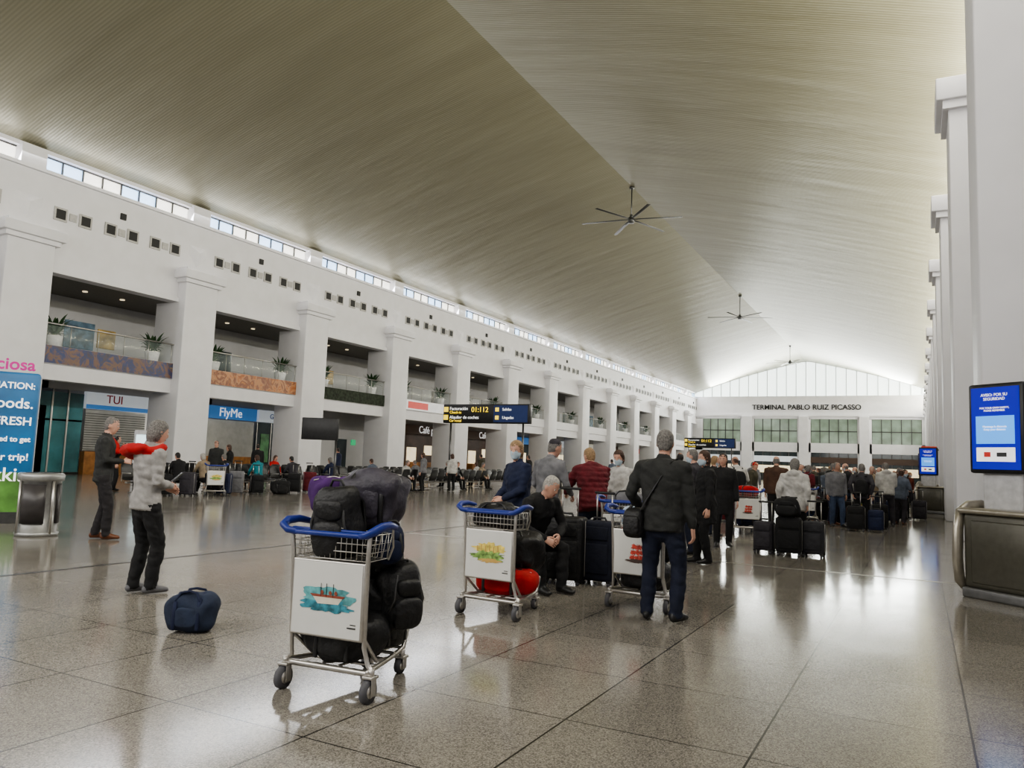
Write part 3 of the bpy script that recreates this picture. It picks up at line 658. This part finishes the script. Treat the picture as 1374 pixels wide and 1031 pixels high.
def person(name, loc, yaw, H=1.70, fem=False, bulk=1.0, lean=0, hands=None, feet=None, ftyaw=(8, -8), pelvis=None, hyaw=0, hpitch=0,
           top=blk, bot=blackt, shoe=shoeb, hair='brown', skin=skinL, hs='short', coat=.84, mask=False, vox=.022, extra=None, puff=0, curl=25, poles=None):
    s = H/1.75; src = MB(); det = MB()
    pel = V(pelvis) if pelvis else V((0, 0, .93))
    Rl = Matrix.Rotation(rad(-lean), 3, 'X')
    T = lambda x, y, z: (pel + Rl @ V((x, y, z-.93)))
    bk = bulk; sw = .168 if fem else .188
    p_ = puff
    if fem: rows = [(coat, .168, .125), (.93, .172, .125), (1.06, .142, .108), (1.16, .148, .115), (1.28, .165, .128), (1.38, .165, .11), (1.435, .135, .09), (1.475, .075, .07)]
    else: rows = [(coat, .166, .122), (.93, .168, .122), (1.06, .160, .118), (1.18, .172, .122), (1.30, .188, .128), (1.39, .190, .112), (1.445, .150, .092), (1.485, .082, .074)]
    if coat > .95: rows = [rows[0]] + [r for r in rows[1:] if r[0] > coat+.03]
    else: rows = [r for r in rows if r[0] == coat or r[0] > coat+.03]
    src.tube([T(0, -.012 if z > 1.3 else 0, z) for z, _, _ in rows], [((a+p_)*bk, (b+p_)*bk*1.02) for z, a, b in rows], top, lat=(1, 0, 0), n=20, rnd=False)
    src.tube([pel+V((0, 0, -.10)), pel+V((0, 0, .0)), T(0, 0, 1.02)], [(.125*bk, .10*bk), (.158*bk, .115*bk), (.145*bk, .10*bk)], bot, n=16)
    src.tube([T(0, -.008, 1.46), T(0, .0, 1.515)], [(.075, .07), (.062, .062)], top, n=12, rnd=False)
    src.tube([T(0, -.005, 1.45), T(0, .012, 1.50), T(0, .02, 1.58)], [.06, .052, .052], skin, n=12)
    feet = feet or ((-.11, 0), (.11, .02))
    for i, sx in enumerate((-1, 1)):
        f = feet[i]; fz = f[2] if len(f) > 2 else 0
        hip = pel+V((sx*.088*bk, 0, -.03)); ank = V((f[0], f[1], .085+fz))
        fy = rad(ftyaw[i]); Rf = Matrix.Rotation(fy, 3, 'Z')
        pole = Rf @ V((sx*.08, 1, 0))
        kn, ank = ik(hip, ank, .42, .408, pole)
        m1 = hip.lerp(kn, .5); m2 = kn.lerp(ank, .4)
        src.tube([hip, m1, kn, m2, ank+V((0, 0, .0)), ank+V((0, .005, -.03))], [.092*bk, .084*bk, .068*bk, .066*bk, .060, .062], bot, n=12, rnd=False)
        A = V((ank.x, ank.y, fz))
        q = lambda x, y, z: A + Rf @ V((x, y, z))
        src.tube([q(0, -.045, .048), q(0, .02, .056), q(0, .09, .044), q(0, .165, .034)], [(.034, .042), (.042, .050), (.046, .038), (.036, .026)], shoe, lat=Rf @ V((1, 0, 0)), n=12)
    hands = hands or ((-.26, .04, .84), (.26, .04, .84))
    for i, sx in enumerate((-1, 1)):
        sh_ = T(sx*sw*bk, -.005, 1.405); W = V(hands[i])
        pole = V(poles[i]) if poles else V((sx*.5, -1, -.25))
        el, W = ik(sh_, W, .285, .255, pole)
        d = (W-el).normalized()
        src.tube([T(sx*(sw-.07)*bk, -.005, 1.415), sh_, sh_.lerp(el, .5), el, el.lerp(W, .5), W-d*.01], [.062+p_*.5, (.066+p_*.6), .058+p_*.6, .052+p_*.5, .046+p_*.5, .038+p_*.3], top, n=12)
        th = V((0, 1, 0)) if abs(d.z) > .75 else V((-sx*.4, 0, 1))
        hand(det, W+d*.012, d, th, sx, 1.0, skin, curl)
    Rh = Matrix.Rotation(rad(hyaw), 3, 'Z') @ Matrix.Rotation(rad(-hpitch), 3, 'X')
    C = T(0, .012, 1.53) + Rh @ V((0, .022, .105))
    src.hl(C, Rh, [(-.118, .045, .018, .02), (-.108, .038, .036, .038), (-.085, .024, .050, .058), (-.05, .012, .062, .078), (-.01, .004, .070, .089), (.03, .0, .073, .093), (.07, -.004, .068, .086), (.098, -.008, .05, .064), (.113, -.01, .02, .03)], skin, 18)
    src.tube([C+Rh @ V((0, .086, .02)), C+Rh @ V((0, .103, -.018)), C+Rh @ V((0, .092, -.03))], [.009, .014, .012], skin, n=8)
    for sx in (-1, 1): src.ell(C+Rh @ V((sx*.077, -.008, -.012)), (.010, .020, .034), skin, R=Rh, nu=10, nv=8)
    h = hairs[hair]
    if hs != 'bald':
        rows = [(.04, -.012, .079, .094), (.075, -.010, .075, .090), (.10, -.012, .060, .074), (.122, -.014, .03, .04)]
        if hs == 'short': rows = [(-.075, -.052, .048, .040), (-.035, -.038, .069, .059), (.0, -.030, .080, .075), (.035, -.020, .082, .088)] + rows[1:]
        elif hs == 'bob': rows = [(-.11, -.045, .058, .045), (-.07, -.038, .082, .068), (-.02, -.034, .089, .080), (.025, -.022, .090, .092), (.07, -.014, .085, .096), (.10, -.014, .070, .080), (.128, -.015, .035, .045)]
        elif hs == 'long': rows = [(-.22, -.07, .06, .03), (-.15, -.06, .075, .045), (-.07, -.042, .082, .062), (-.02, -.034, .084, .076), (.03, -.022, .084, .088), (.07, -.014, .080, .092), (.10, -.014, .065, .076), (.125, -.015, .032, .042)]
        src.hl(C, Rh, rows, h, 18)
    else:
        src.hl(C, Rh, [(-.06, -.048, .05, .042), (-.03, -.035, .070, .062), (.01, -.028, .079, .072), (.04, -.024, .078, .074)], h, 18)
    for sx in (-1, 1):
        det.ell(C+Rh @ V((sx*.029, .082, .008)), (.013, .007, .007), eyew, R=Rh, nu=10, nv=6); det.ell(C+Rh @ V((sx*.029, .0875, .008)), (.006, .003, .006), eyed, R=Rh, nu=8, nv=6)
        det.tube([C+Rh @ V((sx*.015, .090, .026)), C+Rh @ V((sx*.042, .080, .026))], [(.004, .003)]*2, h, n=5)
    if mask: src.hl(C, Rh, [(-.112, .045, .036, .045), (-.08, .032, .057, .066), (-.045, .024, .067, .082), (-.01, .022, .060, .085)], maskm, 18)
    else: det.tube([C+Rh @ V((-.022, .084, -.060)), C+Rh @ V((0, .092, -.059)), C+Rh @ V((.022, .084, -.060))], [(.003, .003), (.006, .005), (.003, .003)], lip, n=6)
    if extra: extra(src, det, T, C)
    tmp = src.mesh('tmp'); to = bpy.data.objects.new('tmp', tmp); scene.collection.objects.link(to)
    md = to.modifiers.new('r', 'REMESH'); md.mode = 'VOXEL'; md.voxel_size = vox
    sm = to.modifiers.new('s', 'SMOOTH'); sm.factor = .5; sm.iterations = 3 if vox < .018 else 1
    dg = bpy.context.evaluated_depsgraph_get(); dg.update()
    nm = bpy.data.meshes.new_from_object(to.evaluated_get(dg))
    bvh = BVHTree.FromPolygons(src.v, src.f)
    out = MB(); out.mats = list(src.mats)
    clothm = {top, bot}
    vv = []
    nrm = [v.normal.copy() for v in nm.vertices]; sd = V((loc[0]*3, loc[1]*5, 1))
    for v in nm.vertices: vv.append(v.co.copy())
    fm = []
    isc = [0]*len(vv)
    for p in nm.polygons:
        hit = bvh.find_nearest(p.center); k = src.m[hit[2]] if hit[2] is not None else 0
        fm.append(k)
        if src.mats[k] in clothm:
            for vi in p.vertices: isc[vi] = 2 if src.mats[k] is maroon else max(isc[vi], 1)
    if vox < .018:
        for i, c in enumerate(vv):
            if isc[i]:
                q = V((c.x*7, c.y*7, c.z*11+c.x*5))+sd
                vv[i] = c + nrm[i]*(.010*(abs(noise.noise(q))*2-.5) + .005*noise.noise(q*2.3) + (.012*abs(math.sin(c.z*42)) if isc[i] == 2 else 0))
    out.v = vv
    for p, k in zip(nm.polygons, fm):
        out.f.append(list(p.vertices)); out.m.append(k); out.sm.append(True)
    bpy.data.objects.remove(to); bpy.data.meshes.remove(nm); bpy.data.meshes.remove(tmp)
    o = len(out.v); out.v += det.v
    for f, k, q in zip(det.f, det.m, det.sm):
        out.f.append([i+o for i in f]); out.m.append(out.mi(det.mats[k])); out.sm.append(q)
    ob = out.obj(name, loc, yaw); ob.scale = (s, s, s); return ob

def red_scarf(src, det, T, C):
    pts = [T(.15*math.cos(a), .11*math.sin(a)-.01, 1.455+.02*math.sin(a*2)) for a in [2*math.pi*i/14 for i in range(15)]]
    src.tube(pts, .042, redc, n=8)
    src.tube([T(.08, -.13, 1.46), T(-.06, -.17, 1.45), T(-.2, -.16, 1.43), T(-.28, -.06, 1.40), T(-.28, .06, 1.36), T(-.2, .14, 1.34)], [.05, .06, .065, .06, .05, .04], redc, n=8)
def phone(src, det, T, C):
    det.box(T(.03, .30, 1.17), (.075, .01, .15), black, Matrix.Rotation(rad(-50), 3, 'X'), .004)
def ex1(*a): red_scarf(*a); phone(*a)
def ex2(src, det, T, C):
    src.tube([T(-.15, .02, 1.45), T(-.06, .13, 1.35), T(.04, .16, 1.25)], [.05, .045, .04], redc, n=8)
person('standing_woman', (-6.80, 5.13, 0), -8, 1.70, True, 1.08, 1, ((-.03, .20, 1.06), (.08, .21, 1.08)), ((-.09, -.02), (.11, .05)), (4, -10), None, -10, 14, sweat, blackt, shoeg, 'grey', hs='bob', coat=.84, vox=.012, extra=ex1, poles=((-.5, -.8, -1), (.5, -.8, -1)), puff=.004)
person('standing_man', (-11.2, 7.66, 0), -38, 1.88, False, 1.05, 0, ((-.03, .22, 1.28), (.08, .24, 1.12)), ((-.09, -.05), (.10, .10)), (4, -6), None, -8, 12, jackd, cloth('dark_trousers', (.02, .018, .02)), shoebr, 'grey', hs='short', coat=.82, vox=.014, poles=((-.6, -.6, -1), (.6, -.6, -1)), extra=ex2)
def shoulder_bag(src, det, T, C):
    det.tube([T(.12, .0, 1.485), T(.10, -.10, 1.45), T(.02, -.155, 1.30), T(-.09, -.155, 1.12), T(-.19, -.12, .97), T(-.235, -.03, .88)], [(.02, .005)]*6, black, lat=(1, 0, .6), n=6)
    det.tube([T(.12, .0, 1.485), T(.09, .10, 1.43), T(0, .155, 1.28), T(-.12, .145, 1.08), T(-.225, .06, .9)], [(.02, .005)]*5, black, lat=(1, 0, .6), n=6)
    det.ell(T(-.24, -.06, .88), (.10, .13, .14), nylon, .5, .5, nz=.08, nu=24, nv=14)
    det.ell(T(-.24, -.17, .86), (.08, .04, .09), nylon, .5, .5, nz=.06, nu=20, nv=12)
person('man_with_shoulder_bag', (-2.14, 7.12, 0), -4, 1.77, False, 1.12, 0, ((-.30, .20, 1.0), (.27, .05, .84)), ((-.14, .0), (.13, .02)), (14, -14), None, 6, 8, jackd, jeans, shoeb, 'grey', hs='short', coat=.82, vox=.012, extra=shoulder_bag, puff=.014)
person('seated_man', (-3.98, 7.98, 0), -112, 1.74, False, 1.1, 28, ((-.1, .42, .62), (.12, .42, .60)), ((-.12, .46), (.13, .40)), (8, -8), (0, 0, .56), 10, 30, blk, blackt, shoeb, 'white', hs='short', coat=.90, vox=.014, poles=((-1, -.3, -.6), (1, -.3, -.6)), puff=.01)
person('standing_woman', (-4.37, 8.50, 0), 150, 1.68, True, 1.1, 4, ((-.1, .30, 1.02), (.14, .28, .98)), None, (8, -8), None, 35, 10, navy, jeans, shoeb, 'blond', hs='bob', coat=.74, mask=True, vox=.015, puff=.015)
person('standing_man', (-4.45, 9.45, 0), -10, 1.76, False, 1.05, 8, ((-.2, .28, .98), (.2, .3, 1.0)), None, (8, -8), None, -25, 15, grey, jeans, shoeb, 'grey', hs='short', vox=.016, extra=lambda s_, d_, T, C: s_.hl(C, Matrix.Identity(3), [(.05, 0, .085, .10), (.08, 0, .084, .098), (.115, -.01, .06, .07), (.13, -.01, .03, .03)], dgrey, 16))
person('leaning_woman', (-4.12, 10.3, 0), 35, 1.72, True, 1.25, 22, ((-.30, .45, 1.02), (.22, .48, .95)), ((-.12, -.05), (.12, .1)), (8, -8), (0, -.06, .92), 25, 15, maroon, jeans, shoeb, 'blond', hs='short', coat=.78, vox=.015, puff=.024)
person('standing_woman', (-4.05, 11.3, 0), 160, 1.66, True, 1.1, 5, ((-.12, .3, 1.0), (.12, .3, 1.05)), None, (8, -8), None, 20, 18, whitec, blackt, shoeb, 'brown', hs='bob', mask=True, vox=.016, puff=.01)
person('standing_woman', (-2.88, 11.78, 0), 120, 1.69, True, 1.15, 0, ((-.26, .04, .85), (.2, .25, 1.05)), ((-.08, -.02), (.09, .1)), (8, -8), None, 20, 5, blk, blackt, shoeb, 'brown', hs='bob', coat=.62, mask=True, vox=.015, puff=.016)
person('standing_woman', (-3.25, 14.6, 0), -160, 1.72, True, 1.1, 0, None, None, (8, -8), None, -20, 5, blk, blackt, shoeb, 'black', hs='long', coat=.60, vox=.018, puff=.015)
person('standing_man', (-3.35, 12.9, 0), 90, 1.74, False, 1.05, 0, None, None, (8, -8), None, 0, 5, dgrey, jeans, shoeb, 'grey', hs='short', mask=True, vox=.018, puff=.01)
def rucksack(src, det, T, C):
    src.ell(T(0, -.22, 1.12), (.15, .10, .22), blk, .6, .6, nz=.1, nu=20, nv=14)
    for sx in (-1, 1): src.tube([T(sx*.11, -.14, 1.42), T(sx*.12, 0, 1.49), T(sx*.13, .12, 1.36)], [(.03, .012)]*3, blk, n=6)
def redsack(src, det, T, C):
    src.ell(T(0, -.22, 1.14), (.15, .09, .20), navy, .6, .6, nz=.1, nu=20, nv=14)
def hood(mat):
    def f(src, det, T, C):
        src.ell(T(0, -.10, 1.47), (.12, .09, .07), mat, nu=16, nv=10)
        src.tube([T(-.10, .0, 1.49), T(0, .07, 1.46), T(.10, .0, 1.49)], [.04, .035, .04], mat, n=8)
    return f
def beanie(mat):
    def f(src, det, T, C): src.hl(C, Matrix.Identity(3), [(.03, -.005, .087, .102), (.08, -.005, .084, .098), (.115, -.01, .06, .07), (.135, -.01, .03, .03)], mat, 16)
    return f
person('standing_woman', (-2.0, 14.65, 0), -5, 1.66, True, 1.2, 0, ((-.25, -.05, .9), (.25, -.05, .9)), None, (8, -8), None, 0, 10, whitec, blackt, shoeb, 'grey', hs='bob', coat=.78, vox=.017, puff=.02, extra=hood(whitec))
backpack((-2.02, 13.98, .66), 0, (.42, .3, .32), blk, seed=31)
person('standing_man', (-3.2, 20.3, 0), 5, 1.80, False, 1.2, 0, None, None, (8, -8), None, 0, 5, brownc, blackt, shoeb, 'grey', hs='bald', vox=.02, puff=.015)
person('standing_man', (-1.34, 21.9, 0), 0, 1.70, False, 1.1, 0, ((-.22, -.12, .95), (.22, -.12, .95)), None, (8, -8), None, 0, 5, dgrey, blackt, shoeb, 'grey', hs='short', vox=.02, puff=.015, extra=rucksack)
suitcase((-1.45, 21.4, 0), 0, .42, .58, .26); suitcase((-1.0, 21.5, 0), 0, .36, .5, .26, navy)

random.seed(21)
tops = [blk, dgrey, navy, jackd, blk, grey, olive, brownc, blk, whitec, bluec, maroon, beige, dgrey, navy, rust, greyb, blk]
pos = []
tries = 0
while len(pos) < 56 and tries < 9000:
    tries += 1
    y = random.uniform(22.5, 48); x = y*random.uniform(-.135, -.012)
    if all((x-a)**2+(y-b)**2 > .7**2 for a, b in pos) and abs(x+1.34)+abs(y-21.9) > 1 and x < -.35: pos.append((x, y))
pos += [(-5.2, 22), (-4.6, 24.5), (-6.0, 27), (-5.6, 30), (-8.5, 36), (-7.4, 33), (-9.6, 40), (-5.3, 19.0), (-4.3, 21.0), (-3.9, 16.6)]
for i, (x, y) in enumerate(pos):
    fem = random.random() < .5
    hx = random.choice([None, ((-.12, .3, 1.05), (.12, .3, 1.08)), ((-.26, .04, .84), (.2, .3, 1.1)), ((-.16, .16, .98), (.3, -.1, .9))])
    tp = random.choice(tops)
    exx = random.choice([None, rucksack, hood(tp), hood(tp), beanie(random.choice([blk, grey, redc, navy])), redsack])
    person('standing_woman' if fem else 'standing_man', (x, y, 0), random.choice([0, 10, -20, 30, 60, 90, -60, -90, 160, 180, -150]), random.uniform(1.58, 1.70) if fem else random.uniform(1.68, 1.80), fem,
           random.uniform(1.05, 1.24), random.choice([0, 0, 3, 8, 14]), hx, random.choice([None, ((-.14, .08), (.1, -.04)), ((-.08, -.06), (.16, .1))]), random.choice([(8, -8), (20, -15)]), None, random.uniform(-40, 40), random.uniform(0, 20), tp, random.choice([jeans, blackt, ljeans, dgrey]), random.choice([shoeb, shoebr, shoeg]),
           random.choice(['grey', 'brown', 'black', 'white', 'blond', 'grey']), random.choice([skinL, skinL, skinM]), random.choice(['bob', 'long', 'bob', 'short']) if fem else random.choice(['short', 'short', 'bald']),
           random.choice([.86, .84, .8, .7]), random.random() < .5, .026, exx, random.choice([.005, .015, .025]))
    if i % 2 == 0: suitcase((x+.45, y-.25, 0), random.uniform(-30, 30), .42, .6, .26, random.choice([blk, navy, dgrey, blk, maroon, greyb]))
trolley((-1.6, 25.6, 0), 10, 1); trolley((-.85, 30.3, 0), -10, 0); trolley((-2.9, 23.5, 0), 10, 2)
duffel('duffel_bag', (-1.6, 25.95, .18), 15, (.5, .5, .6), blk, seed=41); duffel('duffel_bag', (-2.95, 23.85, .18), 15, (.5, .5, .6), bluec, seed=42)

def seated(x, y, yaw, top_, hair='brown', fem=False, **kw):
    person('seated_woman' if fem else 'seated_man', (x, y, 0), yaw, 1.7, fem, 1.1, 8, ((-.14, .35, .62), (.14, .35, .62)), ((-.12, .44), (.12, .44)), (8, -8), (0, -.02, .545), 0, 15, top_, blackt, shoeb, hair, hs='bob' if fem else 'short', coat=.9, vox=.02, poles=((-1, -.3, -.4), (1, -.3, -.4)), puff=.012, **kw)
for x, y, yw, t_, h_, f_ in ((-21.2, 19.0, 90, blk, 'grey', False), (-21.2, 20.5, 90, teal, 'brown', True), (-21.2, 17.1, 90, blk, 'black', False), (-21.25, 22.3, 90, dgrey, 'black', False), (-21.25, 30.5, 90, grey, 'grey', False), (-21.2, 18.1, 90, beige, 'white', True), (-21.25, 24.5, 90, navy, 'grey', True), (-21.25, 27.2, 90, greyb, 'brown', False),
                         (-21.25, 33.4, 90, blk, 'white', True), (-21.25, 36.3, 90, whitec, 'brown', True), (-19.6, 27.3, -90, whitec, 'grey', True), (-19.6, 31.4, -90, blk, 'brown', False), (-19.6, 36.5, -90, dgrey, 'grey', False), (-24.3, 21.5, -90, blk, 'grey', False), (-24.3, 24.3, -90, redc, 'brown', True), (-19.6, 33.8, -90, beige, 'grey', True)):
    seated(x, y, yw, t_, h_, f_)
for x, y, w, t_, f_ in ((-23.2, 16.2, -30, blk, False), (-22.4, 19.6, 200, jackd, False), (-22.5, 20.3, 120, blk, True), (-19.0, 27.8, 100, grey, True), (-18.6, 29.5, 60, whitec, True), (-22.6, 39, 80, olive, False), (-18.4, 41, 100, redc, True), (-18.0, 36, 100, blk, False), (-26.5, 31, 100, navy, False), (-17.5, 52, 10, blk, True), (-15, 60, 10, navy, False), (-13, 56, 40, redc, True), (-11, 66, 0, blk, False), (-8, 58, 0, dgrey, True), (-27, 26, 60, blk, False), (-17.2, 38, 60, beige, True), (-16.4, 44, 60, greyb, False), (-14.5, 47, 0, blk, False)):
    person('standing_woman' if f_ else 'standing_man', (x, y, 0), w, 1.66 if f_ else 1.78, f_, 1.1, 0, None, None, (8, -8), None, 10, 10, t_, blackt, shoeb, 'brown' if f_ else 'black', hs='bob' if f_ else 'short', vox=.024, puff=.01)
for x, y, yw, w_, h_, m_ in ((-20.2, 18.6, 40, .45, .72, grey), (-20.0, 19.3, 70, .42, .6, blk), (-20.0, 17.9, 20, .45, .65, navy), (-20.2, 23.4, 70, .4, .55, blk), (-20.1, 21.2, 30, .45, .65, blk), (-20.0, 16.5, 10, .45, .68, dgrey), (-20.3, 15.9, 60, .42, .6, blk), (-20.3, 22.2, 60, .45, .7, maroon), (-20.4, 15.2, 30, .45, .66, blk)):
    suitcase((x, y, 0), yw, w_, h_, .3, m_)
trolley((-19.6, 17.2, 0), 60, 1); duffel('duffel_bag', (-19.9, 17.4, .18), 60, (.5, .45, .6), blk, seed=51); duffel('duffel_bag', (-19.7, 20.1, 0), 60, (.7, .45, .5), blk, seed=52)

# ------------------------------------------------------------------ lights
def area(name, loc, direction, sx, sy, power, col=(1, 1, 1)):
    l = bpy.data.lights.new(name, 'AREA'); l.shape = 'RECTANGLE'; l.size = sx; l.size_y = sy; l.energy = power; l.color = col
    o = bpy.data.objects.new(name, l); scene.collection.objects.link(o); o.location = loc
    z = -V(direction).normalized(); x = V((0, 1, 0)) if abs(z.y) < .9 else V((1, 0, 0)); y = z.cross(x).normalized(); x = y.cross(z)
    o.rotation_euler = Matrix((x, y, z)).transposed().to_euler()
area('clerestory_daylight_right', (1.85, 61, 13.7), (-1, 0, -.35), 136, .7, 12500, (1, .965, .91))
area('clerestory_daylight_left', (-33.5, 61, 13.7), (1, 0, -.6), 136, .7, 4500, (.97, .97, 1))
area('ceiling_fill_right', (1.0, 61, 11.2), (-.45, 0, 1), 136, .5, 8800, (1, .96, .70))  # added fill with no fixture, aimed up to brighten the right ceiling
area('gable_daylight', (-16, 129.5, 14.6), (0, -1, -.25), 30, 3, 6000, (.97, 1, .97))
area('rear_fill', (-14, -6, 9), (0, 1, -.25), 26, 6, 2000, (1, .97, .92))  # added fill lamp behind the camera, brightens the near hall; no glazing modelled
w = bpy.data.worlds.new('world'); scene.world = w; w.use_nodes = True
w.node_tree.nodes['Background'].inputs[0].default_value = (.98, .96, .94, 1); w.node_tree.nodes['Background'].inputs[1].default_value = .5
